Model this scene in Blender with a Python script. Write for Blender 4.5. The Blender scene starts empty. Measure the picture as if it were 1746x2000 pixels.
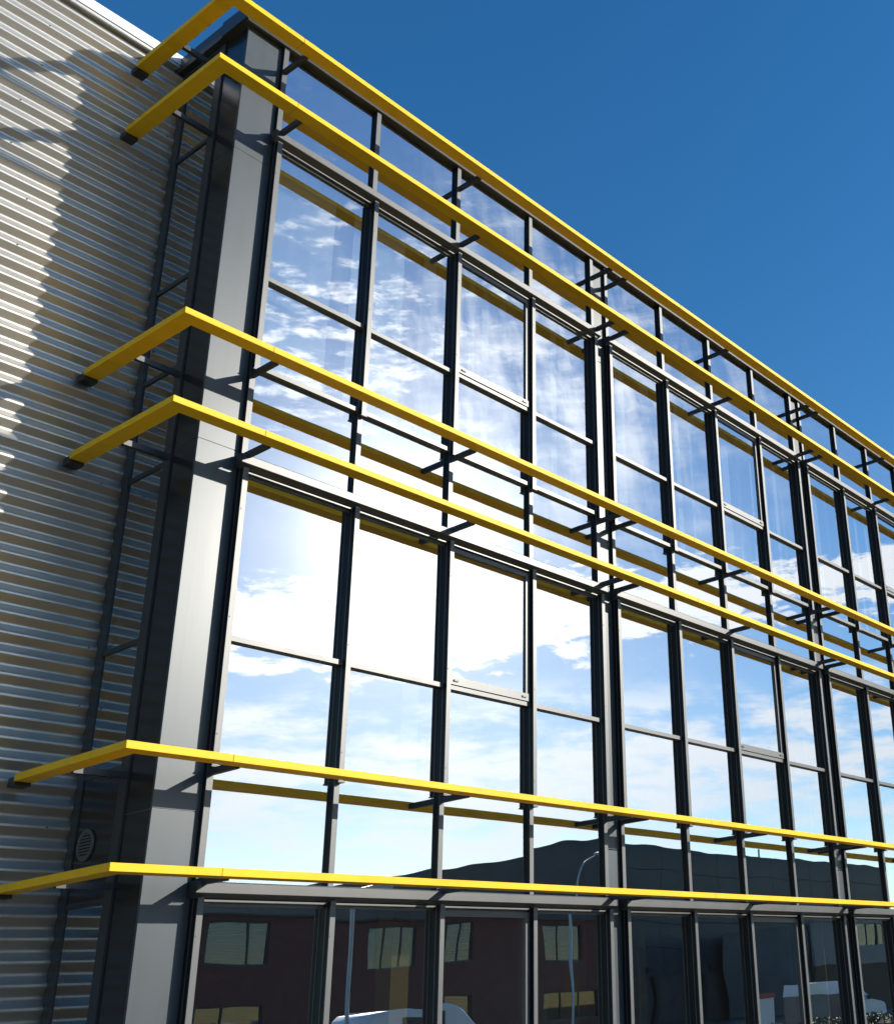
import bpy, bmesh, math, random
from mathutils import Vector, Matrix
R = math.radians
random.seed(7)
sc = bpy.context.scene
COL = sc.collection

# ------------------------------------------------------------------ camera
cam_d = bpy.data.cameras.new('camera')
cam = bpy.data.objects.new('camera', cam_d)
COL.objects.link(cam)
cam.location = (-4.8512, -8.4673, 1.6916)
cam.rotation_euler = (1.97008, 0.06203, -0.95661)
cam_d.sensor_fit = 'VERTICAL'
cam_d.sensor_height = 24.0
cam_d.lens = 2237.24 / 2000 * 24
cam_d.shift_x = (873 - 1386.28) / 2000
cam_d.shift_y = -0.0009
cam_d.clip_start = 0.05
cam_d.clip_end = 3000
sc.camera = cam

# ------------------------------------------------------------------ light
SUN_AZ, SUN_EL = R(40.15), R(21.9)            # azimuth from -Y towards +X
SUN = Vector((math.sin(SUN_AZ) * math.cos(SUN_EL), -math.cos(SUN_AZ) * math.cos(SUN_EL), math.sin(SUN_EL)))
sun_d = bpy.data.lights.new('sun', 'SUN')
sun_d.energy = 5.0
sun_d.angle = R(0.53)
sun_d.color = (1.0, 0.93, 0.82)
sun = bpy.data.objects.new('sun', sun_d)
COL.objects.link(sun)
sun.rotation_euler = SUN.to_track_quat('Z', 'Y').to_euler()
sun.location = (20, -20, 30)

world = bpy.data.worlds.new('World')
sc.world = world
world.use_nodes = True
WT = world.node_tree
world.cycles.sampling_method = 'MANUAL'
world.cycles.sample_map_resolution = 512
WT.nodes.clear()


class X:
    """tiny expression builder for shader math"""
    def __init__(s, t, sock): s.t, s.s = t, sock
    def _m(s, op, *a, clamp=False):
        n = s.t.nodes.new('ShaderNodeMath'); n.operation = op; n.use_clamp = clamp
        for i, v in enumerate((s,) + a):
            if isinstance(v, X): s.t.links.new(v.s, n.inputs[i])
            else: n.inputs[i].default_value = v
        return X(s.t, n.outputs[0])
    def __add__(s, o): return s._m('ADD', o)
    __radd__ = __add__
    def __sub__(s, o): return s._m('SUBTRACT', o)
    def __rsub__(s, o): return (s * -1.0) + o
    def __mul__(s, o): return s._m('MULTIPLY', o)
    __rmul__ = __mul__
    def __truediv__(s, o): return s._m('DIVIDE', o)
    def f(s, op, *a): return s._m(op, *a)
    def clamp(s): return s._m('ADD', 0.0, clamp=True)
    def step(s, a, b):
        n = s.t.nodes.new('ShaderNodeMapRange'); n.interpolation_type = 'SMOOTHSTEP'
        s.t.links.new(s.s, n.inputs[0]); n.inputs[1].default_value = a; n.inputs[2].default_value = b
        return X(s.t, n.outputs[0])
    def gauss(s, c, w):                          # exp(-((s-c)/w)^2)
        q = (s - c) * (1.0 / w)
        return (q * q * -1.0).f('EXPONENT')


def wnoise(vec, scale, detail=6, rough=0.55, dist=0.0):
    n = WT.nodes.new('ShaderNodeTexNoise')
    n.inputs['Scale'].default_value = scale; n.inputs['Detail'].default_value = detail
    n.inputs['Roughness'].default_value = rough; n.inputs['Distortion'].default_value = dist
    WT.links.new(vec, n.inputs['Vector'])
    return X(WT, n.outputs['Fac'])


def build_world():
    N, L = WT.nodes, WT.links
    out = N.new('ShaderNodeOutputWorld'); bg = N.new('ShaderNodeBackground')
    sky = N.new('ShaderNodeTexSky'); sky.sky_type = 'NISHITA'; sky.sun_disc = False
    sky.sun_elevation = SUN_EL; sky.sun_rotation = R(180) - SUN_AZ
    sky.altitude = 20; sky.air_density = 1.0; sky.dust_density = 0.15; sky.ozone_density = 2.0
    bg.inputs['Strength'].default_value = 0.115
    tc = N.new('ShaderNodeTexCoord')
    sep = N.new('ShaderNodeSeparateXYZ'); L.new(tc.outputs['Generated'], sep.inputs[0])
    x, y, z = (X(WT, sep.outputs[i]) for i in range(3))
    az = x.f('ARCTAN2', y * -1.0) * (180 / math.pi)          # degrees, 0 = -Y, towards +X
    el = z.f('ARCSINE') * (180 / math.pi)
    # cloud coordinates: a flat sheet of cloud high overhead
    zz = z.f('MAXIMUM', 0.02) + 0.06
    cmb = N.new('ShaderNodeCombineXYZ')
    L.new((x / zz).s, cmb.inputs[0]); L.new((y / zz).s, cmb.inputs[1])
    vec = cmb.outputs[0]
    cmb2 = N.new('ShaderNodeCombineXYZ')                      # angular coordinates, streaks lie flat
    L.new((az * 0.10).s, cmb2.inputs[0]); L.new((el * 0.34).s, cmb2.inputs[1])
    v2 = cmb2.outputs[0]
    cmb3 = N.new('ShaderNodeCombineXYZ')                      # cirrus fibres, near upright
    L.new((az * 0.42 + el * 0.10).s, cmb3.inputs[0]); L.new((el * 0.11).s, cmb3.inputs[1])
    v3 = cmb3.outputs[0]
    fine = wnoise(v2, 2.2, 8, 0.64); puff = wnoise(v2, 5.0, 4, 0.6)
    sheet = wnoise(vec, 1.7, 5, 0.62); fib = wnoise(v3, 1.1, 5, 0.62)
    # cloud bank, a long band about 17 degrees up
    ew = el + (fine - 0.5) * 7.0 + (puff - 0.5) * 3.0
    thick = 2.1 - (az - 44).f('MAXIMUM', 0.0) * 0.05
    mid = 16.9 + (az - 32) * 0.06
    band = 1.0 - ((ew - mid).f('ABSOLUTE') - thick).step(-0.45, 0.35)
    band = band * az.step(8, 24) * (1.0 - az.step(72, 95))
    # streaky low cloud
    low = (sheet * 0.45 + fine * 0.55 + el.gauss(10.0, 4.0) * 0.09 + az.gauss(45, 20) * 0.04).step(0.51, 0.66) * (1.0 - el.step(12.5, 15.5)) * az.step(-70, -35) * (1.0 - az.step(75, 95)) * (el.step(2, 11) * 0.55 + 0.35)
    # small puffs and fibres higher up
    pz = (puff * 0.45 + fine * 0.55 + az.gauss(36, 10) * el.gauss(31, 5) * 0.07).step(0.54, 0.66) * el.gauss(31.5, 6.0) * az.gauss(36, 13)
    cz = (fib * 0.55 + fine * 0.45 + az.gauss(47, 12) * 0.07).step(0.47, 0.70) * el.gauss(30, 8.5) * az.gauss(49, 11) * 0.85
    fac = (1.0 - (1.0 - band) * (1.0 - low) * (1.0 - pz) * (1.0 - cz)).clamp()
    # forward scattering: thin cloud glows round the sun
    dot = N.new('ShaderNodeVectorMath'); dot.operation = 'DOT_PRODUCT'
    L.new(tc.outputs['Generated'], dot.inputs[0]); dot.inputs[1].default_value = SUN
    ang = X(WT, dot.outputs['Value']).f('MINIMUM', 1.0).f('ARCCOSINE') * (180 / math.pi)
    glow = (ang * (-1 / 9.0)).f('EXPONENT') * 14.0 + 8.5
    cc = N.new('ShaderNodeCombineXYZ')
    L.new((glow * 1.0).s, cc.inputs[0]); L.new((glow * 1.02).s, cc.inputs[1]); L.new((glow * 1.06).s, cc.inputs[2])
    hs = N.new('ShaderNodeHueSaturation'); hs.inputs['Saturation'].default_value = 1.36; hs.inputs['Value'].default_value = 1.2; hs.inputs['Hue'].default_value = 0.502
    L.new(sky.outputs[0], hs.inputs['Color'])
    mix = N.new('ShaderNodeMix'); mix.data_type = 'RGBA'
    L.new(fac.s, mix.inputs['Factor']); L.new(hs.outputs[0], mix.inputs['A']); L.new(cc.outputs[0], mix.inputs['B'])
    # thin veil of haze round the sun
    veil = N.new('ShaderNodeMix'); veil.data_type = 'RGBA'
    L.new((ang.gauss(0.0, 5.3) * 1.08 + (ang * (-1 / 9.0)).f('EXPONENT') * 0.12).clamp().s, veil.inputs['Factor'])
    L.new(mix.outputs['Result'], veil.inputs['A']); L.new(cc.outputs[0], veil.inputs['B'])
    L.new(veil.outputs['Result'], bg.inputs['Color'])
    L.new(bg.outputs[0], out.inputs[0])


build_world()
vs = sc.view_settings
vs.view_transform = 'Standard'; vs.look = 'None'; vs.gamma = 1.0; vs.use_curve_mapping = False
vs.exposure = 0.3
cy = sc.cycles
cy.use_denoising = True
cy.max_bounces = 7; cy.glossy_bounces = 5; cy.transparent_max_bounces = 8; cy.diffuse_bounces = 3
cy.use_adaptive_sampling = True; cy.adaptive_threshold = 0.03
cy.caustics_reflective = True; cy.caustics_refractive = False
cy.blur_glossy = 0.12
cy.sample_clamp_indirect = 4.0


# ------------------------------------------------------------------ materials
def new_mat(name):
    m = bpy.data.materials.new(name); m.use_nodes = True
    t = m.node_tree
    return m, t, t.nodes['Principled BSDF']


def tex_noise(t, scale, detail=4, rough=0.5, vec=None, dims='3D'):
    n = t.nodes.new('ShaderNodeTexNoise')
    n.inputs['Scale'].default_value = scale; n.inputs['Detail'].default_value = detail
    n.inputs['Roughness'].default_value = rough
    if vec: t.links.new(vec, n.inputs['Vector'])
    return n


def objco(t, scale=(1, 1, 1), world=True):
    if world:
        g = t.nodes.new('ShaderNodeNewGeometry'); s = g.outputs['Position']
    else:
        g = t.nodes.new('ShaderNodeTexCoord'); s = g.outputs['Object']
    mp = t.nodes.new('ShaderNodeMapping'); mp.inputs['Scale'].default_value = scale
    t.links.new(s, mp.inputs['Vector'])
    return mp.outputs[0]


def plain(name, col, rough=0.5, metal=0.0, var=0.12, vscale=3.0, vstretch=(1, 1, 1), bump=0.0, bscale=60.0, coat=0.0, spec=0.5, rvar=0.0, grime=0.0, gstretch=(3, 3, 3)):
    m, t, b = new_mat(name)
    co = objco(t, vstretch)
    n = tex_noise(t, vscale, 3, 0.6, co)
    ramp = t.nodes.new('ShaderNodeMix'); ramp.data_type = 'RGBA'
    ramp.inputs['A'].default_value = tuple(c * (1 - var) for c in col) + (1,)
    ramp.inputs['B'].default_value = tuple(min(1, c * (1 + var)) for c in col) + (1,)
    mr = t.nodes.new('ShaderNodeMapRange'); mr.inputs[1].default_value = 0.3; mr.inputs[2].default_value = 0.7
    t.links.new(n.outputs['Fac'], mr.inputs[0]); t.links.new(mr.outputs[0], ramp.inputs['Factor'])
    src = ramp.outputs['Result']
    if grime:
        gn = tex_noise(t, 1.0, 4, 0.65, objco(t, gstretch))
        gm2 = t.nodes.new('ShaderNodeMix'); gm2.data_type = 'RGBA'
        gm2.inputs['B'].default_value = tuple(c * 0.45 for c in col) + (1,)
        t.links.new((X(t, gn.outputs['Fac']).step(0.48, 0.75) * grime).s, gm2.inputs['Factor']); t.links.new(src, gm2.inputs['A'])
        src = gm2.outputs['Result']
    t.links.new(src, b.inputs['Base Color'])
    b.inputs['Roughness'].default_value = rough; b.inputs['Metallic'].default_value = metal
    b.inputs['Specular IOR Level'].default_value = spec
    if coat:
        b.inputs['Coat Weight'].default_value = coat; b.inputs['Coat Roughness'].default_value = 0.06
    if rvar:
        mr2 = t.nodes.new('ShaderNodeMapRange'); mr2.inputs[3].default_value = rough - rvar; mr2.inputs[4].default_value = rough + rvar
        t.links.new(n.outputs['Fac'], mr2.inputs[0]); t.links.new(mr2.outputs[0], b.inputs['Roughness'])
    if bump:
        bn = tex_noise(t, bscale, 2, 0.6, objco(t))
        bp = t.nodes.new('ShaderNodeBump'); bp.inputs['Strength'].default_value = 1.0; bp.inputs['Distance'].default_value = bump
        t.links.new(bn.outputs['Fac'], bp.inputs['Height']); t.links.new(bp.outputs[0], b.inputs['Normal'])
    return m


def glass_mat(name, refl, tint, trans, wave=0.0019):
    m, t, b = new_mat(name)
    t.nodes.remove(b)
    out = t.nodes['Material Output']
    gl = t.nodes.new('ShaderNodeBsdfGlossy'); gl.inputs['Color'].default_value = tint + (1,); gl.inputs['Roughness'].default_value = 0.0
    tr = t.nodes.new('ShaderNodeBsdfTransparent'); tr.inputs['Color'].default_value = trans + (1,)
    fr = t.nodes.new('ShaderNodeFresnel'); fr.inputs['IOR'].default_value = 1.5
    geo = t.nodes.new('ShaderNodeNewGeometry')
    f = (X(t, fr.outputs[0]) * (1 - refl) + refl) * (1.0 - X(t, geo.outputs['Backfacing']))
    # rolled glass is never flat: long soft waves
    oi = t.nodes.new('ShaderNodeObjectInfo')
    va = t.nodes.new('ShaderNodeVectorMath'); va.operation = 'ADD'
    t.links.new(objco(t, (1, 1, 0.8)), va.inputs[0]); t.links.new((X(t, oi.outputs['Random']) * 60.0).s, va.inputs[1])
    n1 = tex_noise(t, 1.3, 1, 0.45, va.outputs[0])
    bp = t.nodes.new('ShaderNodeBump'); bp.inputs['Strength'].default_value = 1.0; bp.inputs['Distance'].default_value = wave
    t.links.new(n1.outputs['Fac'], bp.inputs['Height'])
    t.links.new(bp.outputs[0], gl.inputs['Normal'])
    mx = t.nodes.new('ShaderNodeMixShader')
    t.links.new(f.s, mx.inputs[0]); t.links.new(tr.outputs[0], mx.inputs[1]); t.links.new(gl.outputs[0], mx.inputs[2])
    # a little dust on the outside
    df = t.nodes.new('ShaderNodeBsdfDiffuse'); df.inputs['Color'].default_value = (0.45, 0.42, 0.38, 1)
    d1 = tex_noise(t, 55, 1, 0.7, objco(t))
    dust = (X(t, d1.outputs['Fac']).step(0.66, 0.8) * 0.05 + 0.003) * (1.0 - X(t, geo.outputs['Backfacing']))
    mx2 = t.nodes.new('ShaderNodeMixShader')
    t.links.new(dust.s, mx2.inputs[0]); t.links.new(mx.outputs[0], mx2.inputs[1]); t.links.new(df.outputs[0], mx2.inputs[2])
    t.links.new(mx2.outputs[0], out.inputs['Surface'])
    return m


def brick_mat(name, c1, c2, mortar, scale=4.5):
    m, t, b = new_mat(name)
    geo = t.nodes.new('ShaderNodeNewGeometry')
    sep = t.nodes.new('ShaderNodeSeparateXYZ'); t.links.new(geo.outputs['Position'], sep.inputs[0])
    cmb = t.nodes.new('ShaderNodeCombineXYZ')
    t.links.new((X(t, sep.outputs[0]) + X(t, sep.outputs[1])).s, cmb.inputs[0]); t.links.new(sep.outputs[2], cmb.inputs[1])
    br = t.nodes.new('ShaderNodeTexBrick'); br.inputs['Scale'].default_value = scale
    br.inputs['Color1'].default_value = c1 + (1,); br.inputs['Color2'].default_value = c2 + (1,); br.inputs['Mortar'].default_value = mortar + (1,)
    br.inputs['Mortar Size'].default_value = 0.012
    t.links.new(cmb.outputs[0], br.inputs['Vector'])
    t.links.new(br.outputs['Color'], b.inputs['Base Color']); b.inputs['Roughness'].default_value = 0.85
    return m


M = {}
M['frame'] = plain('frame_metal', (0.078, 0.085, 0.089), 0.40, 0.1, 0.06, 2.0, (1, 1, 0.3), rvar=0.05)
M['panel'] = plain('pilaster_metal', (0.056, 0.070, 0.081), 0.34, 0.1, 0.05, 1.2, (1, 1, 0.25), spec=0.38, rvar=0.04, grime=0.3, gstretch=(7, 7, 0.5))
M['gloss'] = plain('gloss_with_side_shade', (0.016, 0.018, 0.020), 0.20, 0, 0.1, 2.0, spec=0.4)  # darkened to hold the pilaster side's shade; the vent panel shares it
M['dark'] = plain('anthracite_metal', (0.035, 0.04, 0.045), 0.42, 0.2, 0.1, 3.0)
M['yellow'] = plain('yellow_powder_coat', (0.86, 0.51, 0.010), 0.5, 0.0, 0.035, 2.2, spec=0.18, grime=0.22, gstretch=(1.5, 6, 6), bump=0.00008, bscale=220)
M['rail'] = plain('black_rail', (0.012, 0.013, 0.016), 0.5, 0, 0.1, spec=0.25)
M['ventgrey'] = plain('vent_grey', (0.10, 0.10, 0.10), 0.5)
M['gap'] = plain('dark_seal', (0.012, 0.012, 0.013), 0.8)
M['glass'] = glass_mat('vision_glass', 0.58, (0.93, 0.97, 1.0), (0.76, 0.80, 0.80))
M['spandrel'] = glass_mat('spandrel_glass', 0.58, (0.93, 0.97, 1.0), (0.5, 0.53, 0.53))
M['side_glass'] = glass_mat('side_glass', 0.30, (0.93, 0.97, 1.0), (0.55, 0.58, 0.58), 0.0002)
M['backing'] = plain('backing_board', (0.02, 0.022, 0.024), 0.8)
M['interior'] = plain('interior_plaster', (0.30, 0.29, 0.27), 0.8)
M['carpet'] = plain('office_carpet', (0.06, 0.065, 0.07), 0.95)
M['blind'] = plain('blind_fabric', (0.72, 0.72, 0.70), 0.8, var=0.04)
M['farblind'] = plain('grey_blind', (0.10, 0.115, 0.14), 0.7)
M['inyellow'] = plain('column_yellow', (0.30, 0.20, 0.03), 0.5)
M['silver'] = plain('corrugated_metal', (0.50, 0.485, 0.45), 0.34, 0.72, 0.05, 1.0, (0.25, 1, 1.5), rvar=0.03)
M['flash'] = plain('flashing_metal', (0.74, 0.72, 0.68), 0.45, 0.3, 0.03)
M['asphalt'] = plain('asphalt', (0.10, 0.083, 0.06), 0.9, 0, 0.25, 0.6, bump=0.004, bscale=40)
M['paving'] = plain('paving', (0.10, 0.085, 0.065), 0.85, 0, 0.15, 1.5, bump=0.002, bscale=30)
M['kerb'] = plain('kerb_stone', (0.28, 0.27, 0.25), 0.8)
M['soil'] = plain('ground', (0.055, 0.048, 0.03), 0.95, 0, 0.3, 0.08)
M['brick'] = brick_mat('dark_red_brick', (0.20, 0.06, 0.043), (0.14, 0.048, 0.036), (0.13, 0.09, 0.075))
M['brickbrown'] = brick_mat('brown_brick', (0.12, 0.075, 0.045), (0.09, 0.055, 0.035), (0.1, 0.09, 0.08))
M['black'] = plain('black_cladding', (0.04, 0.05, 0.06), 0.45, 0.1, 0.15, 0.4)
M['concrete'] = plain('concrete', (0.19, 0.18, 0.17), 0.9, 0, 0.2, 0.5)
M['plinth'] = plain('plinth_concrete', (0.075, 0.07, 0.068), 0.9, 0, 0.3, 0.8)
M['greyclad'] = plain('grey_cladding', (0.22, 0.215, 0.2), 0.6, 0.1, 0.06)
M['white'] = plain('white_paint', (0.78, 0.78, 0.77), 0.35, 0, 0.04, coat=0.4)
M['whiteframe'] = plain('window_frame_grey', (0.05, 0.055, 0.06), 0.5)
M['winglass'] = glass_mat('street_window_glass', 0.07, (0.9, 0.95, 1), (0.75, 0.78, 0.8), 0.0)
M['tyre'] = plain('tyre_rubber', (0.015, 0.015, 0.015), 0.85)
M['steel'] = plain('galvanised_steel', (0.42, 0.43, 0.43), 0.45, 0.7, 0.1)
M['lamp'] = plain('lamp_cover', (0.75, 0.75, 0.72), 0.15)
M['red'] = plain('red_paint', (0.45, 0.03, 0.03), 0.4)
M['soffit'] = plain('soffit_board', (0.5, 0.49, 0.46), 0.8)


def leaf_mat(name, c1, c2):
    m, t, b = new_mat(name)
    oi = tex_noise(t, 9.0, 3, 0.6, objco(t))
    mx = t.nodes.new('ShaderNodeMix'); mx.data_type = 'RGBA'
    mx.inputs['A'].default_value = c1 + (1,); mx.inputs['B'].default_value = c2 + (1,)
    t.links.new(oi.outputs['Fac'], mx.inputs['Factor']); t.links.new(mx.outputs['Result'], b.inputs['Base Color'])
    b.inputs['Roughness'].default_value = 0.55
    return m


M['leaf'] = leaf_mat('hedge_leaf', (0.035, 0.055, 0.012), (0.11, 0.12, 0.03))
M['twig'] = plain('twig', (0.05, 0.035, 0.02), 0.9)


# ------------------------------------------------------------------ mesh helpers
def link(name, me, mat, parent=None, loc=(0, 0, 0), rot=(0, 0, 0)):
    o = bpy.data.objects.new(name, me)
    COL.objects.link(o)
    if mat is not None and not me.materials: me.materials.append(M[mat])
    o.location = loc; o.rotation_euler = rot
    if parent is not None: o.parent = parent
    return o


def mesh(name, verts, faces, smooth=False):
    me = bpy.data.meshes.new(name)
    me.from_pydata(verts, [], faces); me.validate(); me.update()
    bm = bmesh.new(); bm.from_mesh(me); bmesh.ops.recalc_face_normals(bm, faces=bm.faces); bm.to_mesh(me); bm.free()
    if smooth:
        for p in me.polygons: p.use_smooth = True
    return me


BF = [(0, 3, 2, 1), (4, 5, 6, 7), (0, 1, 5, 4), (1, 2, 6, 5), (2, 3, 7, 6), (3, 0, 4, 7)]


def bverts(x0, x1, y0, y1, z0, z1):
    return [(x0, y0, z0), (x1, y0, z0), (x1, y1, z0), (x0, y1, z0), (x0, y0, z1), (x1, y0, z1), (x1, y1, z1), (x0, y1, z1)]


def boxes_mesh(name, bl):
    v, f = [], []
    for b in bl:
        k = len(v); v += bverts(*b); f += [tuple(i + k for i in q) for q in BF]
    return mesh(name, v, f)


def box(name, b, mat, parent=None):
    """box in world metres, origin at its lower centre"""
    x0, x1, y0, y1, z0, z1 = b
    c = ((x0 + x1) / 2, (y0 + y1) / 2, z0)
    key = (name, round(x1 - x0, 4), round(y1 - y0, 4), round(z1 - z0, 4), mat)
    me = CACHE.get(key)
    if me is None:
        me = boxes_mesh(name, [(x0 - c[0], x1 - c[0], y0 - c[1], y1 - c[1], 0, z1 - z0)])
        CACHE[key] = me
    return link(name, me, mat, parent, c)


CACHE = {}


def bbox_bevel(name, b, mat, parent=None, bev=0.004):
    o = box(name, b, mat, parent)
    me = o.data
    if not me.get('bev'):
        bm = bmesh.new(); bm.from_mesh(me)
        bmesh.ops.bevel(bm, geom=bm.edges[:], offset=bev, segments=2, affect='EDGES', profile=0.5)
        bm.to_mesh(me); bm.free(); me['bev'] = 1
    return o


def prism(name, prof, a0, a1, axis, mat, parent=None, smooth=False):
    """profile of (u,v) points extruded along an axis; x: (y,z), y: (x,z), z: (x,y)"""
    n = len(prof)
    def P(u, v, a): return {'x': (a, u, v), 'y': (u, a, v), 'z': (u, v, a)}[axis]
    v = [P(u, w, a0) for u, w in prof] + [P(u, w, a1) for u, w in prof]
    f = [tuple(range(n))[::-1], tuple(range(n, 2 * n))] + [(i, (i + 1) % n, n + (i + 1) % n, n + i) for i in range(n)]
    return link(name, mesh(name, v, f, smooth), mat, parent)


def tube(name, pts, rad, mat, parent=None, seg=10):
    v, f = [], []
    pts = [Vector(p) for p in pts]
    rads = rad if isinstance(rad, (list, tuple)) else [rad] * len(pts)
    for i, p in enumerate(pts):
        d = (pts[min(i + 1, len(pts) - 1)] - pts[max(i - 1, 0)]).normalized()
        a = d.orthogonal().normalized() if i == 0 else (a - d * a.dot(d)).normalized()
        b = d.cross(a)
        for k in range(seg):
            t = 2 * math.pi * k / seg
            v.append(tuple(p + (a * math.cos(t) + b * math.sin(t)) * rads[i]))
    for i in range(len(pts) - 1):
        for k in range(seg):
            f.append((i * seg + k, i * seg + (k + 1) % seg, (i + 1) * seg + (k + 1) % seg, (i + 1) * seg + k))
    f.append(tuple(range(seg))[::-1]); f.append(tuple(range((len(pts) - 1) * seg, len(pts) * seg)))
    return link(name, mesh(name, v, f, True), mat, parent)


def thing(name, label, cat, loc=(0, 0, 0), group=None):
    o = bpy.data.objects.new(name, None); COL.objects.link(o)
    o.location = loc; o.empty_display_size = 0.3
    return tag(o, label, cat, group)


def tag(o, label, cat, group=None):
    o['label'] = label; o['category'] = cat
    if group: o['group'] = group
    return o


def struct(o):
    o['kind'] = 'structure'
    return o


# ------------------------------------------------------------------ ground
gm = mesh('ground', [(-900, -1200, -0.012), (1200, -1200, -0.012), (1200, 900, -0.012), (-900, 900, -0.012)], [(0, 1, 2, 3)])
struct(link('ground', gm, 'soil'))
struct(link('car_park', mesh('car_park', [(-60, -36, -0.004), (140, -36, -0.004), (140, -2.6, -0.004), (-60, -2.6, -0.004)], [(0, 1, 2, 3)]), 'asphalt'))
struct(box('pavement', (-60, 30, -2.4, 1.1, -0.2, 0.1), 'paving'))
struct(box('kerb', (-60, 30, -2.6, -2.402, -0.2, 0.12), 'kerb'))

# ------------------------------------------------------------------ office building
NB = 4                                              # bays
LB = 5.1893
MX = [0.3944, 1.6044, 2.8179, 4.0493]
CLX, CRX = 5.2376, 5.5395
CW, GW = 0.055, 0.052                               # cap and guide widths
XEND = CRX + LB * (NB - 1) + 0.45
ZT = 11.06
FH = 3.6
off = thing('office_building', 'glass fronted office block with yellow sunshade rails along its front', 'building')
P_, Q_, BH, BW = 0.544, 0.557, 0.058, 0.146
HOOD = [2.723 + FH * k for k in range(3)]
T1 = [1.049, 4.649, 8.211]
T2 = [0.02, 3.641, 7.241]

# mullion positions: list of (x, kind, bay)
mull = []
for k in range(NB):
    ox = LB * k
    if k == 0: mull.append(MX[0])
    else: mull.append(CRX + LB * (k - 1))
    mull += [MX[1] + ox, MX[2] + ox, MX[3] + ox, CLX + ox]
def screw_mesh(n):
    v, f = [], []
    for q in range(n):
        zc = 0.25 + q * 0.98
        b0 = len(v)
        for yy in (0.0, -0.004):
            for k in range(6): v.append((math.cos(k * math.pi / 3) * 0.0055, yy, zc + math.sin(k * math.pi / 3) * 0.0055))
        f += [tuple(b0 + k for k in range(6)), tuple(b0 + 6 + k for k in range(6))[::-1]] + [(b0 + k, b0 + (k + 1) % 6, b0 + 6 + (k + 1) % 6, b0 + 6 + k) for k in range(6)]
    return mesh('fixing_screw', v, f)


def sub(name, me, mat, parent, loc):
    o = link(name, me, mat, parent, tuple(Vector(loc) - parent.location))
    return o


SCREW = screw_mesh(3)
for x in mull:
    mu = box('mullion', (x + 0.001, x + CW - 0.001, -0.0375, 0.09, 0.1, ZT), 'rail', off)
    cp = CACHE.setdefault('cap', boxes_mesh('cover_cap', [(-CW / 2, CW / 2, -0.0485, -0.0377, 0, ZT - 0.1)]))
    sub('cover_cap', cp, 'frame', mu, (x + CW / 2, 0, 0.1))
    for k in range(3):
        zt = HOOD[k] - 0.118; zb = T2[k] - 0.04 if k else 0.12
        xc = x + 0.0015 + GW / 2
        g = box('blind_guide', (xc - GW / 2 + 0.001, xc + GW / 2 - 0.001, -0.0905, -0.0487, zb, zt), 'rail', off)
        key = ('strip', round(zt - zb, 3))
        if key not in CACHE: CACHE[key] = boxes_mesh('cover_strip', [(-GW / 2, GW / 2, -0.101, -0.0907, 0, zt - zb)])
        sub('cover_strip', CACHE[key], 'frame', g, (xc, 0, zb))
        sub('guide_foot', CACHE.setdefault('foot', boxes_mesh('guide_foot', [(-0.034, 0.037, -0.106, -0.05, -0.012, -0.0005)])), 'dark', g, (xc, 0, zb))
        sc_ = sub('fixing_screw', SCREW, 'ventgrey', g, (xc - 0.012, -0.1012, zb)); sc_['kind'] = 'stuff'

# column panels between bays and at the far end
PJ = [0.1, 3.247, 6.38, 9.525, 11.09]
for k in range(NB):
    a, b = CLX + LB * k + CW, CRX + LB * k
    if k == NB - 1: b = XEND
    for j in range(4):
        box('column_panel', (a, b, -0.004, 0.08, PJ[j] + 0.006, PJ[j + 1] - 0.006), 'panel', off)
    box('column_core', (a, b, 0.012, 0.30, 0.1, 11.08), 'gap', off)

# corner pilaster
for j in range(4):
    z0, z1 = PJ[j] + (0.0035 if j else 0), PJ[j + 1] - 0.0035
    bbox_bevel('pilaster_panel', (0.0, 0.3944, 0.0, 0.024, z0, z1), 'panel', off, 0.002)
    bbox_bevel('pilaster_side_panel', (0.002, 0.024, 0.0245, 0.372, z0, z1), 'gloss', off, 0.002)  # side's shade put into the colour, far darker than the front panel
box('pilaster_core', (0.006, 0.39, 0.004, 0.37, 0.1, 11.085), 'frame', off)

# transoms, panes
rows = []          # (z0, z1, glass)
for k in range(3):
    hb = HOOD[k] - 0.118
    rows.append((T1[k] + 0.045, hb - 0.045, 'glass', 'upper', k))
    rows.append(((T2[k] + 0.046) if k else 0.16, T1[k], 'glass', 'lower', k))
rows += [(HOOD[0] + 0.005, T2[1], 'spandrel', 'sp', 0), (HOOD[1] + 0.005, T2[2], 'spandrel', 'sp', 1), (HOOD[2] + 0.005, ZT, 'spandrel', 'sp', 2)]
rnd = random.Random(3)


def pane(x0, x1, z0, z1, mat, parent, y=0.0, base=(0, 0, 0)):
    c = ((x0 + x1) / 2, y + 0.012, (z0 + z1) / 2)
    key = ('pane', round(x1 - x0, 3), round(z1 - z0, 3), mat)
    me = CACHE.get(key)
    w, h = (x1 - x0) / 2 + 0.01, (z1 - z0) / 2 + 0.01
    if me is None:
        me = boxes_mesh('glass_pane', [(-w, w, -0.012, 0.012, -h, h)]); CACHE[key] = me
    o = link('glass_pane', me, mat, parent, (c[0] - base[0], c[1] - base[1], c[2] - base[2]))
    o.rotation_euler = (R(rnd.gauss(0, 0.09)), 0, R(rnd.gauss(0, 0.09)))
    return o


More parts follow.
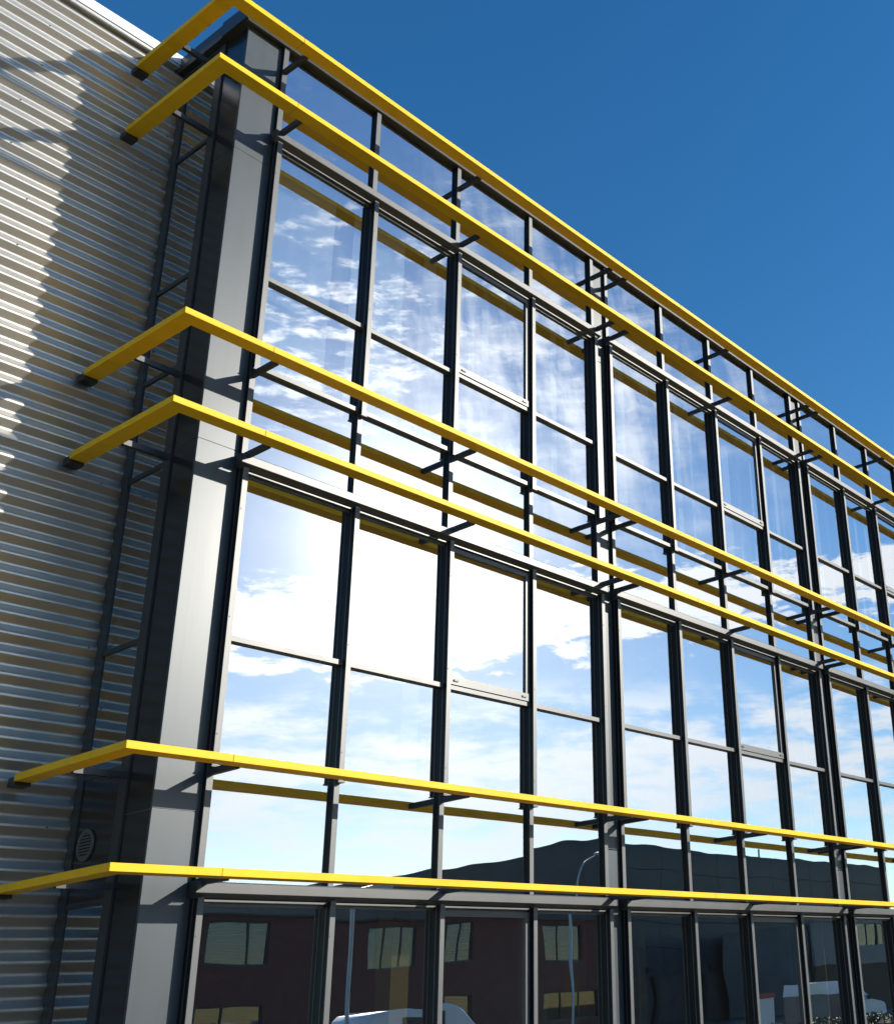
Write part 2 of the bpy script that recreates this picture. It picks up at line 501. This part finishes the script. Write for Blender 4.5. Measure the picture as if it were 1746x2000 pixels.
for k in range(NB):
    ox = LB * k
    e0 = MX[0] if k == 0 else CRX + LB * (k - 1)
    edges = [e0, MX[1] + ox, MX[2] + ox, MX[3] + ox, CLX + ox]
    for i in range(4):
        x0, x1 = edges[i] + CW, edges[i + 1]
        for z0, z1, gm_, kind, fl in rows:
            if kind == 'upper' and i == 2:
                # opening light: its own frame, lower rail with two latches
                fr = 0.052
                yy0, yy1 = -0.062, 0.06
                bl = [(x0 + .004, x1 - .012, yy0, yy1, z0 + .004, z0 + 0.085), (x0 + .004, x1 - .012, yy0 + .012, yy1, z1 - fr, z1 - .003),
                      (x0 + .004, x0 + .004 + fr * .6, yy0 + .01, yy1, z0 + .0852, z1 - fr - .0002), (x1 - .012 - fr, x1 - .012, yy0 + .01, yy1, z0 + .0852, z1 - fr - .0002)]
                c = ((x0 + x1) / 2, 0, z0)
                me = boxes_mesh('window', [(a - c[0], b - c[0], p, q, r - c[2], s - c[2]) for a, b, p, q, r, s in bl])
                w = link('window', me, 'frame', off, c)
                pane(x0 + fr * .6, x1 - fr - .012, z0 + 0.085, z1 - fr, gm_, w, -0.03, c)
                for lx in (x0 + 0.07, x1 - 0.13):
                    link('latch', boxes_mesh('latch', [(-0.03, 0.03, -0.008, 0.004, -0.009, 0.009)]), 'dark', w, (lx + .03 - c[0], yy0 - 0.004, 0.045))
                continue
            pane(x0, x1, z0, z1, gm_, off, 0.0)
        for fl in range(3):
            tz = T1[fl]
            box('transom', (x0, x1, -0.048, 0.08, tz, tz + 0.045), 'frame', off)
            tz = T2[fl]
            if fl: box('transom', (x0, x1, -0.050, 0.08, tz, tz + 0.046), 'frame', off)
            else: box('transom', (x0, x1, -0.048, 0.08, 0.10, 0.16), 'frame', off)
            hz = HOOD[fl]
            key = ('head', round(x1 - x0, 4)); w2 = (x1 - x0) / 2
            if key not in CACHE: CACHE[key] = boxes_mesh('head_transom', [(-w2, w2, -0.014, 0.08, -0.165, -0.1425), (-w2, w2, -0.05, 0.08, -0.1423, -0.126)])
            link('head_transom', CACHE[key], 'frame', off, ((x0 + x1) / 2, 0, hz))
    # external blind box over each bay and floor
    for fl in range(3):
        z = HOOD[fl]
        pr = [(-0.02, z + 0.004), (-0.104, z), (-0.114, z - 0.003), (-0.120, z - 0.011), (-0.120, z - 0.083), (-0.117, z - 0.087), (-0.068, z - 0.107), (-0.054, z - 0.116), (-0.02, z - 0.1175)]
        a = edges[0] - (0.03 if k else 0.035); b = edges[4] + CW + 0.05
        hb = prism('blind_box', pr, a + .004, b - .004, 'x', 'frame', off)
        pe = [(u * 1.03 if u < -.03 else u, (w - z) * 1.02 + z + .001) for u, w in pr]
        prism('end_plate', pe, a, a + .0038, 'x', 'dark', hb)
        prism('end_plate', pe, b - .0038, b, 'x', 'dark', hb)

# spandrel back boards, slabs, ceilings, rooms
for k, (z0, z1) in enumerate([(2.62, 3.62), (6.22, 7.22), (9.82, 11.05)]):
    box('spandrel_board', (0.42, XEND - 0.5, 0.10, 0.14, z0 + .02, z1), 'backing', off)
    box('floor_slab', (0.42, XEND - 0.5, 0.142, 9.0, z0 + .30, z1 - 0.02), 'carpet', off)
    box('ceiling', (0.42, XEND - 0.5, 0.142, 8.98, z0 + 0.10, z0 + 0.16), 'soffit', off)
box('back_wall', (0.42, XEND - 0.5, 8.98, 9.2, 0.1, 11.0), 'interior', off)
box('end_wall', (XEND - 0.5, XEND, 0.302, 12.0, 0.1, 11.08), 'panel', off)
for k in range(3):
    for xw in (5.72, 10.9, 16.1):
        box('partition', (xw, xw + 0.1, 0.9, 8.97, 0.02 + FH * k + 0.1, 2.70 + FH * k), 'interior', off)
box('roof', (0.05, XEND + .002, 0.1, 12.0, 11.09, 11.14), 'dark', off)
# interior yellow columns behind the facade line
for xc, wd in ((2.82, 0.21), (5.40, 0.19), (6.42, 0.14), (10.80, 0.27), (15.9, 0.22)):
    for k in range(3):
        box('interior_column', (xc - wd / 2, xc + wd / 2, 0.42, 0.42 + wd, 0.10 + FH * k + (0.02 if k == 0 else 0), 2.72 + FH * k), 'inyellow', off)

# coping with a drip lip
cop = [(-0.085, 11.075), (-0.085, 11.118), (-0.100, 11.118), (-0.100, 11.235), (-0.09, 11.25), (0.35, 11.27), (0.35, 11.075)]
prism('coping', cop, -0.085, XEND + 0.05, 'x', 'dark', off)
box('coping_lip', (-0.06, XEND + 0.04, -0.079, -0.052, 11.062, 11.0745), 'frame', off)
cop2 = [(-0.07, 11.08), (-0.085, 11.12), (-0.085, 11.235), (-0.075, 11.25), (0.3, 11.262), (0.3, 11.08)]
prism('coping', cop2, 0.352, 1.16, 'y', 'dark', off)

# side return: mullion, glass, junction mullion, transoms, vent panel
box('side_mullion', (-0.014, 0.06, 0.376, 0.488, 0.1, 11.08), 'dark', off)
box('side_mullion', (-0.016, 0.06, 1.03, 1.135, 0.1, 11.08), 'dark', off)
side_t = [1.05, 2.60, 3.60, 4.645, 6.25, 7.24, 8.245, 9.85, 11.03]
for i, zt in enumerate(side_t):
    box('side_transom', (-0.012, 0.06, 0.4885, 1.0295, zt, zt + 0.045), 'dark', off)
zz = [0.1] + side_t
for i in range(len(side_t)):
    z0 = zz[i] + (0.045 if i else 0); z1 = zz[i + 1]
    if abs(z0 - 2.645) < 0.01:
        vp = box('vent_panel', (-0.006, 0.03, 0.489, 1.029, z0 + .001, z1 - .001), 'gloss', off)
        vc = (0.0, 0.858, 3.075)
        v, f = [], []
        n = 32
        for r_, xx in ((0.122, -0.010), (0.122, -0.022), (0.096, -0.022), (0.096, -0.010)):
            for q in range(n):
                t = 2 * math.pi * q / n
                v.append((xx, math.cos(t) * r_ * .97, math.sin(t) * r_))
        for a in range(4):
            for q in range(n):
                f.append((a * n + q, a * n + (q + 1) % n, ((a + 1) % 4) * n + (q + 1) % n, ((a + 1) % 4) * n + q))
        vent = link('vent_ring', mesh('vent_ring', v, f), 'ventgrey', vp)
        vent.location = (vc[0] + 0.0 - vp.location.x, vc[1] - vp.location.y, vc[2] - vp.location.z)
        hole = [(-0.0135, math.cos(2 * math.pi * q / n) * .098, math.sin(2 * math.pi * q / n) * .098) for q in range(n)]
        hole2 = [(-0.007, b_, c_) for a_, b_, c_ in hole]
        hm = mesh('vent_opening', hole + hole2, [tuple(range(n)), tuple(range(n, 2 * n))[::-1]] + [(q, (q + 1) % n, n + (q + 1) % n, n + q) for q in range(n)])
        link('vent_opening', hm, 'gap', vp, tuple(vent.location))
        for s in range(8):
            hz = -0.084 + s * 0.024
            hw = math.sqrt(max(0.0, 0.096 ** 2 - hz ** 2))
            link('vent_slat', boxes_mesh('vent_slat', [(-0.021, -0.014, -hw, hw, hz - 0.0055, hz + 0.0055)]), 'ventgrey', vp, tuple(vent.location))
    else:
        c = (0.012, 0.759, (z0 + z1) / 2); h = (z1 - z0) / 2 + .01
        o = link('side_pane', boxes_mesh('side_pane', [(-0.012, 0.012, -0.275, 0.275, -h, h)]), 'side_glass', off, c)
        o.rotation_euler = (0, R(rnd.gauss(0, 0.03)), R(rnd.gauss(0, 0.03)))
box('side_backing', (0.10, 0.14, 0.376, 1.14, 0.1, 11.0), 'backing', off)

# yellow sunshade rails
BZ = [10.7875, 9.9537, 7.2, 6.3692, 3.6, 2.7671]
XS, LS = 0.2881, 6.3286
YE = 1.0196
arms_x = [MX[0] + 0.0275]
for k in range(NB):
    arms_x += [MX[2] + LB * k + 0.0275, CLX + LB * k + 0.0275, CRX + LB * k + 0.0275]
for bz in BZ:
    z0, z1 = bz - BH, bz
    q, p = -Q_, -P_
    pr = [(q, p), (XS - 0.0015, p), (XS - 0.0015, p + BW), (q + BW, p + BW), (q + BW, YE), (q, YE)]
    rail = prism('sunshade_rail', pr, z0, z1, 'z', 'yellow', off)
    bm = bmesh.new(); bm.from_mesh(rail.data)
    bmesh.ops.bevel(bm, geom=bm.edges[:], offset=0.0035, segments=2, affect='EDGES', profile=0.5)
    bm.to_mesh(rail.data); bm.free()
    xa = XS
    while xa < XEND:
        xb = min(xa + LS, XEND + 0.2)
        bbox_bevel('rail_segment', (xa + 0.0015, xb - 0.0015, p, p + BW, z0, z1), 'yellow', rail, 0.0035)
        box('rail_joint', (xa - 0.02, xa + 0.02, p + 0.006, p + BW - 0.006, z0 + 0.006, z1 - 0.006), 'gap', rail)
        xa = xb
    for ax in arms_x:
        if ax < XEND:
            box('bracket_arm', (ax - 0.021, ax + 0.021, p + BW - 0.004, -0.047, z0 - 0.012, z1 - 0.018), 'dark', rail)
    box('bracket_arm', (q + BW - 0.004, -0.0135, 0.41, 0.452, z0 - 0.012, z1 - 0.018), 'dark', rail)
    box('wall_bracket', (q + 0.012, q + BW - 0.012, YE + 0.0005, 1.14, z0 - 0.03, z1 - 0.02), 'dark', rail)

# ------------------------------------------------------------------ vertical blinds indoors
SLATS = {('pane1', 2): None}


def vblind(xs, zb, zt, y, label):
    t = thing('vertical_blind', label, 'blind', ((xs[0] + xs[-1]) / 2, y, zb), 'vertical blinds behind the office windows')
    w = 0.086
    zc = zb
    for i, x in enumerate(xs):
        key = ('slat', round(zt - zb, 3))
        me = CACHE.get(key)
        if me is None:
            me = boxes_mesh('blind_slat', [(-w / 2, w / 2, -0.0012, 0.0012, 0.0, zt - zb)]); CACHE[key] = me
        o = link('blind_slat', me, 'blind', t, (x - t.location.x, 0, 0), (0, 0, R(-8 + rnd.uniform(-4, 4))))
    link('head_rail', boxes_mesh('head_rail', [(xs[0] - .06 - t.location.x, xs[-1] + .06 - t.location.x, -.02, .02, zt - zb + .002, zt - zb + .04)]), 'white', t)
    return t


def rng(a, b, s=0.0885):
    r = []
    x = a
    while x < b:
        r.append(x); x += s
    return r


Z0b, Z1b = 7.30, 9.86
vblind(rng(0.50, 1.34) + [1.63], Z0b, Z1b, 0.20, 'pale vertical blind behind the top floor pane beside the corner pilaster')
vblind(rng(1.80, 2.30) + [2.62, 2.71], Z0b, Z1b, 0.20, 'pale vertical blind, second from the corner pilaster, on the top floor')
vblind([3.05, 3.14, 3.33, 3.55, 3.84], Z0b, Z1b, 0.20, 'half drawn vertical blind behind the top floor opening window nearest the corner')
vblind([4.3, 4.39, 4.75, 5.02], Z0b, Z1b, 0.20, 'sparse vertical blind on the top floor just left of the first column strip')
vblind([5.9, 6.05, 6.14, 6.6, 6.69, 7.1], Z0b, Z1b, 0.20, 'sparse vertical blind on the top floor just right of the first column strip')
vblind([7.4, 7.75, 7.84, 8.3, 8.6, 8.69, 9.0, 9.4, 9.7, 9.79, 10.1], Z0b, Z1b, 0.20, 'wide gappy vertical blind on the top floor, left of the second column strip')
vblind([11.1, 11.35, 11.44, 11.8, 12.2, 12.29, 12.38, 12.9, 13.3, 13.7, 13.79, 14.3], Z0b, Z1b, 0.20, 'wide gappy vertical blind on the top floor, right of the second column strip')

# ------------------------------------------------------------------ corrugated hall on the left
hall = thing('corrugated_hall', 'silver hall wall of horizontal corrugated metal behind the glass block', 'building', (-13, 1.2, 0))
PIT, AMP, ZC = 0.1660, 0.022, 4.7255
XL = -26.0


def hobj(name, me, mat, parent=hall):
    o = link(name, me, mat, parent)
    if parent is hall: o.location = (-hall.location.x, -hall.location.y, 0)
    return o


KNOT = [-.085, -.055, -.02, .02, .055, .085, .11, .20, .30, .39, .415, .445, .48, .52, .555, .585, .61, .70, .80, .89]


def corr(u):
    """rolled profile: narrow flat crest and valley, straight slopes, rounded corners"""
    u = abs((u + 0.5) % 1.0 - 0.5)                  # 0 crest .. 0.5 valley
    a, b = 0.045, 0.09
    if u < a: return 1.0
    if u > 0.5 - a: return -1.0
    m = 2.0 / (0.5 - a - b)
    if u < b: return 1.0 - m * (u - a) ** 2 / (2 * (b - a))
    if u > 0.5 - b: return -1.0 + m * (0.5 - a - u) ** 2 / (2 * (b - a))
    return 1.0 - m * (b - a) / 2 - m * (u - b)


zs0 = ZC - PIT * 28.25
nsh = 12
for s in range(nsh):
    za = zs0 + s * 6 * PIT; zb = za + 6 * PIT + 0.004
    zb = min(zb, 11.16)
    if za > 11.1: break
    v, f = [], []
    npit = int(math.ceil((zb - za) / PIT)) + 1
    k0 = math.floor((za - ZC) / PIT)
    zl = [za, zb]
    for kk in range(k0, k0 + npit + 2):
        for dz in KNOT: zl.append(ZC + (kk + dz) * PIT)
    zl = sorted({round(q, 5) for q in zl if za <= q <= zb})
    for z in zl:
        yv = 1.150 - AMP * corr((z - ZC) / PIT) - 0.0011 * (1 - (z - za) / (zb - za))
        v += [(XL, yv, z), (0.06, yv, z)]
    for i in range(len(zl) - 1): f.append((2 * i, 2 * i + 1, 2 * i + 3, 2 * i + 2))
    me = bpy.data.meshes.new('cladding_sheet'); me.from_pydata(v, [], f)
    for p_ in me.polygons: p_.use_smooth = True
    sh = hobj('cladding_sheet', me, 'silver')
    md = sh.modifiers.new('thickness', 'SOLIDIFY'); md.thickness = 0.0012; md.offset = -1; md.use_rim = False
    # fixing screws on the crests, too small to pick apart
    sv, sf = [], []
    for xx in [XL + 0.4 + 1.27 * q + (0.11 * (s % 3)) for q in range(21)]:
        for kk in (1, 4):
            zc_ = za + (kk + 0.0) * PIT
            zc_ = ZC + round((zc_ - ZC) / PIT) * PIT
            if zc_ > zb - .02: continue
            b0 = len(sv); r_ = 0.0075
            for yy in (1.1285, 1.122):
                for q in range(6):
                    t = math.pi / 3 * q
                    sv.append((xx + math.cos(t) * r_, yy, zc_ + math.sin(t) * r_))
            sf += [tuple(b0 + q for q in range(6)), tuple(b0 + 6 + q for q in range(6))[::-1]] + [(b0 + q, b0 + (q + 1) % 6, b0 + 6 + (q + 1) % 6, b0 + 6 + q) for q in range(6)]
    so = hobj('fixing_screw', mesh('fixing_screw', sv, sf), 'dark', sh); so['kind'] = 'stuff'
hobj('wall_core', boxes_mesh('wall_core', [(XL, 0.04, 1.19, 1.36, 0.0, 11.15)]), 'backing')
fl = [(1.085, 11.155), (1.085, 11.275), (1.10, 11.285), (1.60, 11.305), (1.60, 11.155), (1.20, 11.150), (1.115, 11.150), (1.112, 11.158)]
v = prism('flashing', fl, XL - .02, -0.02, 'x', 'flash', hall); v.location = (-hall.location.x, -hall.location.y, 0)
v = prism('flashing_drip', [(1.095, 11.118), (1.095, 11.149), (1.185, 11.149), (1.185, 11.135), (1.103, 11.118)], XL - .02, -0.03, 'x', 'steel', hall); v.location = (-hall.location.x, -hall.location.y, 0)
hobj('roof', boxes_mesh('roof', [(XL, 0.04, 1.602, 22, 11.18, 11.28)]), 'steel')
hobj('gable_wall', boxes_mesh('gable_wall', [(XL, XL + .2, 1.365, 22, 0, 11.17)]), 'silver')

# ------------------------------------------------------------------ the street side, seen mirrored in the glass
# brick building
bb = thing('brick_building', 'dark red brick two storey building across the car park, mirrored in the ground floor glass', 'building', (29, -38, 0))


def rel(o, t):
    o.location = tuple(Vector(o.location) - t.location); return o


def wall_with_holes(name, x0, x1, z0, z1, holes, yf, th, mat, parent):
    """wall facing +Y at y=yf with rectangular openings, as strips"""
    xs = sorted({x0, x1} | {h[0] for h in holes} | {h[1] for h in holes})
    zs = sorted({z0, z1} | {h[2] for h in holes} | {h[3] for h in holes})
    bl = []
    for j in range(len(zs) - 1):
        run = None
        for i in range(len(xs) - 1):
            cx, cz = (xs[i] + xs[i + 1]) / 2, (zs[j] + zs[j + 1]) / 2
            solid = not any(h[0] < cx < h[1] and h[2] < cz < h[3] for h in holes)
            if solid: run = (run[0], xs[i + 1]) if run else (xs[i], xs[i + 1])
            if (not solid or i == len(xs) - 2) and run:
                bl.append((run[0], run[1], yf - th, yf, zs[j], zs[j + 1])); run = None
    o = link(name, boxes_mesh(name, bl), mat, parent)
    o.location = (-parent.location.x, -parent.location.y, -parent.location.z)
    return o


def win(parent, x0, x1, z0, z1, yf, lights, slats=True):
    """window with frame bars, panes and a slatted blind behind"""
    c = ((x0 + x1) / 2, yf - 0.12, z0)
    fw = 0.07
    w, h = (x1 - x0) / 2, z1 - z0
    bl = [(-w, w, -.05, .05, 0, fw), (-w, w, -.05, .05, h - fw, h), (-w, -w + fw, -.05, .05, fw, h - fw), (w - fw, w, -.05, .05, fw, h - fw)]
    for q in lights: bl.append((-w + q * 2 * w - fw / 2, -w + q * 2 * w + fw / 2, -.045, .045, fw, h - fw))
    o = link('window', boxes_mesh('window', bl), 'whiteframe', parent, tuple(Vector(c) - parent.location))
    link('sill', boxes_mesh('sill', [(-w - .05, w + .05, .051, .16, -.06, .02)]), 'whiteframe', o)
    link('pane', boxes_mesh('pane', [(-w + fw, w - fw, -.012, -.004, fw, h - fw)]), 'winglass', o)
    if slats:
        for s in range(int(h / 0.125)):
            sz = fw + s * 0.125
            if sz < h - fw - .03: link('blind_slat', boxes_mesh('blind_slat', [(-w + fw, w - fw, -.14, -.085, sz, sz + .065)]), 'farblind', o)
    else:
        link('blind_slat', boxes_mesh('blind_slat', [(-w + fw, -w + fw + .5, -.14, -.12, fw, h - fw)]), 'farblind', o)
    return o


WINS = [(25.2, 28.1, 4.05, 5.88, (0.62,), True), (33.3, 36.2, 4.0, 5.86, (0.33, .66), False), (37.0, 39.95, 3.95, 5.84, (0.35, .68), True), (45.4, 48.2, 4.0, 5.9, (0.4,), True),
        (15.5, 18.4, 4.05, 5.88, (0.5,), True), (23.6, 28.0, 0.9, 2.45, (.3, .55), True), (37.0, 40.0, .9, 2.4, (.4,), True), (45.2, 49.6, .9, 2.4, (.33, .66), False)]
wall_with_holes('wall', 8, 50.2, 0, 6.1, [(a, b, c, d) for a, b, c, d, e, s in WINS], -38, 0.3, 'brick', bb)
for a, b, c, d, e, s in WINS: win(bb, a, b, c, d, -38, e, s)
rel(box('side_wall', (49.9, 50.2, -52, -38.302, 0, 6.1), 'brick', bb), bb)
rel(box('side_wall', (8, 8.3, -52, -38.302, 0, 6.1), 'brick', bb), bb)
rel(box('rear_wall', (8.302, 49.898, -52, -51.7, 0, 6.1), 'brick', bb), bb)
rel(box('inner_floor', (8.31, 49.89, -51.69, -38.31, 3.1, 3.3), 'concrete', bb), bb)
rel(box('roof', (7.9, 50.3, -52.1, -37.9, 6.102, 6.2), 'dark', bb), bb)

# black warehouse behind it
wh = thing('black_warehouse', 'big black clad warehouse behind the brick building, mirrored in the spandrel glass', 'building', (80, -60, 0))
rows_z = [0, 3.2, 5.0, 6.8, 8.6, 10.4, 12.15]
for i in range(1, 6):
    for s in range(6):
        xa = 58.4 + s * 7.3
        rel(box('cladding_panel', (xa + .015, xa + 7.285, -45.12, -45, rows_z[i] + .02, rows_z[i + 1] - .02), 'black', wh), wh)
rel(box('plinth', (58.4, 102.2, -45.2, -44.95, 0, 3.2), 'plinth', wh), wh)
for s in range(9):
    rel(box('plinth_post', (59 + s * 5.2, 59.45 + s * 5.2, -44.948, -44.7, 0, 3.19), 'dark', wh), wh)
for s in range(5):
    rel(box('wall_lamp', (63.9 + 6.5 * s, 64.3 + 6.5 * s, -44.998, -44.75, 3.5, 3.8), 'dark', wh), wh)
rel(box('core', (58.6, 102.0, -118, -45.22, 0, 12.1), 'black', wh), wh)
v = prism('side_cladding', [(58.4, -45.125), (63.9, -105), (64.4, -118), (58.61, -118), (58.59, -45.125)], 0.0, 12.12, 'z', 'black', wh); rel(v, wh)
rel(box('roof_pipe', (79.9, 80.05, -45.9, -45.75, 12.1, 12.9), 'steel', wh), wh)

# grey office further right
gb = thing('grey_office', 'low grey fascia office with a window strip, mirrored at the right edge', 'building', (86, -36, 0))
rel(box('fascia', (71.4, 102, -36.2, -36, 3.15, 4.55), 'greyclad', gb), gb)
rel(box('parapet', (71.4, 102, -36.2, -35.9, 6.0, 6.4), 'greyclad', gb), gb)
for s in range(16):
    a = 78.4 + s * 1.45
    w = box('window', (a, a + 0.06, -36.15, -36.02, 4.552, 5.998), 'whiteframe', gb); rel(w, gb)
    link('pane', boxes_mesh('pane', [(0.032, 1.418, -.03, -.01, 0, 1.446)]), 'winglass', w)
rel(box('panel_wall', (71.4, 78.39, -36.2, -36.0, 4.552, 5.998), 'greyclad', gb), gb)
rel(box('base_wall', (71.4, 102, -36.3, -36.05, 0, 3.148), 'brickbrown', gb), gb)
rel(box('body', (71.6, 101.8, -44, -36.6, 0, 5.9), 'concrete', gb), gb)


# street lamps
def street_lamp(x, y, h, reach, label, cr=1.0):
    t = thing('street_lamp', label, 'street lamp', (x, y, 0))
    pts = [(0, 0, 0), (0, 0, 0.9), (0, 0, 0.95), (0, 0, h - 1.3 * cr)]
    rad = [.075, .075, .055, .045]
    for i in range(1, 8):
        a = R(90) * i / 7 * .78
        pts.append((0.9 * cr * (1 - math.cos(a)), 0, h - 1.3 * cr + cr * math.sin(a))); rad.append(.04)
    px, _, pz = pts[-1]
    pts.append((px + reach, 0, pz + reach * .38)); rad.append(.035)
    tube('pole', pts, rad, 'steel', t)
    hx, hz = px + reach, pz + reach * .38
    hd = prism('lamp_head', [(hx - .25, hz - .06), (hx + .05, hz - .10), (hx + .55, hz + .05), (hx + .58, hz + .13), (hx + .3, hz + .17), (hx - .2, hz + .06)], -.13, .13, 'y', 'steel', t)
    v, f = [], []
    n, mrow = 12, 5
    for j in range(mrow + 1):
        b = math.pi * j / mrow
        for k in range(n):
            a = 2 * math.pi * k / n
            v.append((hx + .27 + .2 * math.sin(b) * math.cos(a), .11 * math.sin(b) * math.sin(a), hz - .04 + .09 * math.cos(b)))
    for j in range(mrow):
        for k in range(n): f.append((j * n + k, j * n + (k + 1) % n, (j + 1) * n + (k + 1) % n, (j + 1) * n + k))
    link('lamp_cover', mesh('lamp_cover', v, f, True), 'lamp', hd)
    return t


street_lamp(31.75, -24, 7.3, 0.9, 'tall curved street lamp mirrored beside the first column strip')
street_lamp(13.11, -14, 4.5, 0.1, 'short street lamp beside the van, mirrored in the ground floor glass', 0.3)


# vans
def van(loc, rz, label, group=None):
    t = thing('parked_van', label, 'van', loc, group)
    t.rotation_euler = (0, 0, rz)
    Lh, W = 4.2, 0.82
    prof = [(-2.1, .35), (-2.12, .9), (-2.08, 1.35), (-1.98, 1.72), (-1.82, 1.83), (-1.2, 1.88), (0.2, 1.86), (.55, 1.80), (.75, 1.70), (1.35, 1.12), (1.5, 1.05), (2.0, .92), (2.12, .78), (2.14, .4), (2.05, .3), (-2.0, .3)]
    n = len(prof); v, f = [], []
    ys = [(-W, 0), (-W + .10, 1), (W - .10, 1), (W, 0)]
    for y, inn in ys:
        for px, pz in prof:
            q = (pz - .9) / .95 if pz > .9 else 0
            s = 0.0 if inn else 1
            yy = y * (1 - .10 * q) if not inn else y
            zz_ = pz - (.05 if (s and pz > 1.6) else 0); xx_ = px * (.985 if s else 1)
            v.append((xx_, yy, zz_))
    for a in range(3):
        for i in range(n): f.append((a * n + i, a * n + (i + 1) % n, (a + 1) * n + (i + 1) % n, (a + 1) * n + i))
    f += [tuple(range(n)), tuple(range(3 * n, 4 * n))[::-1]]
    body = link('body', mesh('body', v, f), 'white', t)
    for p_ in body.data.polygons: p_.use_smooth = len(p_.vertices) == 4
    for sgn in (-1, 1):
        sw = [(0.15, 1.2), (0.22, 1.66), (.62, 1.66), (1.12, 1.2)]
        y0 = sgn * (W * .955)
        vv = [(a, y0 - sgn * .07 * ((b - 1.2) / .46), b) for a, b in sw] + [(a, y0 - sgn * .07 * ((b - 1.2) / .46) - sgn * .06, b) for a, b in sw]
        link('side_window', mesh('side_window', [(a, b + sgn * .012, c) for a, b, c in vv], [(0, 1, 2, 3), (7, 6, 5, 4), (0, 4, 5, 1), (1, 5, 6, 2), (2, 6, 7, 3), (3, 7, 4, 0)]), 'dark', t)
        for xa_, xb_ in ((-1.15, -0.62), (-0.54, 0.08)):
            link('side_window', boxes_mesh('side_window', [(xa_, xb_, min(sgn * .70, sgn * .79), max(sgn * .70, sgn * .79), 1.2, 1.70)]), 'dark', t)
        link('mirror', boxes_mesh('mirror', [(1.05, 1.17, min(sgn * .86, sgn * 1.02), max(sgn * .86, sgn * 1.02), 1.08, 1.26)]), 'dark', t)
        for wx in (-1.35, 1.35):
            v, f = [], []
            prf = [(.0, .0), (.19, .0), (.20, .03), (.31, .02), (.32, .06), (.32, .16), (.30, .19)]
            m_ = len(prf)
            for k in range(20):
                a = 2 * math.pi * k / 20
                for r_, d_ in prf: v.append((wx + r_ * math.cos(a), sgn * (W + .01 - d_), .32 + r_ * math.sin(a)))
            for k in range(20):
                for q in range(m_ - 1): f.append((k * m_ + q, ((k + 1) % 20) * m_ + q, ((k + 1) % 20) * m_ + q + 1, k * m_ + q + 1))
            link('wheel', mesh('wheel', v, f), 'tyre', t)
        link('headlight', boxes_mesh('headlight', [(1.98, 2.125, min(sgn * .5, sgn * .74), max(sgn * .5, sgn * .74), .7, .86)]), 'lamp', t)
    ws = [(.80, 1.68), (1.33, 1.16)]
    link('windscreen', mesh('windscreen', [(ws[0][0] + .015, -.64, ws[0][1]), (ws[0][0] + .015, .64, ws[0][1]), (ws[1][0] + .015, .72, ws[1][1]), (ws[1][0] + .015, -.72, ws[1][1]),
                                            (ws[0][0] - .04, -.64, ws[0][1] - .03), (ws[0][0] - .04, .64, ws[0][1] - .03), (ws[1][0] - .04, .72, ws[1][1] - .03), (ws[1][0] - .04, -.72, ws[1][1] - .03)],
                                           [(0, 1, 2, 3), (7, 6, 5, 4), (0, 4, 5, 1), (1, 5, 6, 2), (2, 6, 7, 3), (3, 7, 4, 0)]), 'dark', t)
    link('roof_rail', boxes_mesh('roof_rail', [(-1.5, .3, -.62, -.58, 1.86, 1.90)]), 'steel', t)
    return t


van((15.5, -14.4, 0), 0, 'white panel van parked in the car park, mirrored in the second ground floor pane')
van((45.0, -19.5, 0), R(25), 'white panel van parked beyond the skips, mirrored at the right edge')


# white skips with sloped lids
def skip(loc, label):
    t = thing('waste_container', label, 'container', loc, 'white waste containers in the car park')
    prism('bin', [(-.75, .12), (.75, .12), (.85, 1.38), (-.85, 1.38)], -.55, .55, 'y', 'greyclad', t)
    prism('lid', [(-.88, 1.382), (.88, 1.382), (.45, 1.78), (-.8, 1.84)], -.6, .6, 'y', 'white', t)
    for a in (-.6, .6):
        for b in (-.4, .4): tube('castor', [(a, b - .04, .08), (a, b + .04, .08)], .08, 'tyre', t, 8)
    return t


skip((39.6, -18, 0), 'white waste container with sloped lid, left one of two behind the hedge')
skip((42.6, -18, 0), 'white waste container with sloped lid, right one of two behind the hedge')
t = thing('white_cabinet', 'upright white cabinet left of the waste containers', 'cabinet', (36.4, -18.2, 0))
link('housing', boxes_mesh('housing', [(-.4, .4, -.3, .3, .08, 1.45)]), 'white', t)
link('top', boxes_mesh('top', [(-.44, .44, -.34, .34, 1.452, 1.62)]), 'red', t)
link('foot', boxes_mesh('foot', [(-.38, .38, -.28, .28, 0, .079)]), 'dark', t)

# clipped hedge in front of them
hd = thing('hedge', 'low clipped green hedge along the car park edge, mirrored at the bottom right', 'hedge', (36, -13.5, 0))
hv, hf = [], []
hr = random.Random(11)
for i in range(9000):
    x = hr.uniform(-11, 13); u = hr.random()
    yv = hr.uniform(-.4, .4); z = hr.uniform(.05, .62)
    if u < .6:
        s = hr.random()
        if s < .4: z = .6 + hr.gauss(0, .035)
        else: yv = math.copysign(.4, hr.random() - .5) + hr.gauss(0, .03)
    c = Vector((x, yv, z + .05 * math.sin(x * 1.7)))
    a = Vector((hr.gauss(0, 1), hr.gauss(0, 1), hr.gauss(0, 1))).normalized() * .035
    b = a.orthogonal().normalized() * .02
    k = len(hv)
    hv += [tuple(c - a), tuple(c + b), tuple(c + a), tuple(c - b)]; hf.append((k, k + 1, k + 2, k + 3))
me = bpy.data.meshes.new('foliage'); me.from_pydata(hv, [], hf)
fo = link('foliage', me, 'leaf', hd); fo['kind'] = 'stuff'
link('stems', boxes_mesh('stems', [(-11 + i * .6, -10.96 + i * .6, -.02, .02, 0, .5) for i in range(40)]), 'twig', hd)['kind'] = 'stuff'
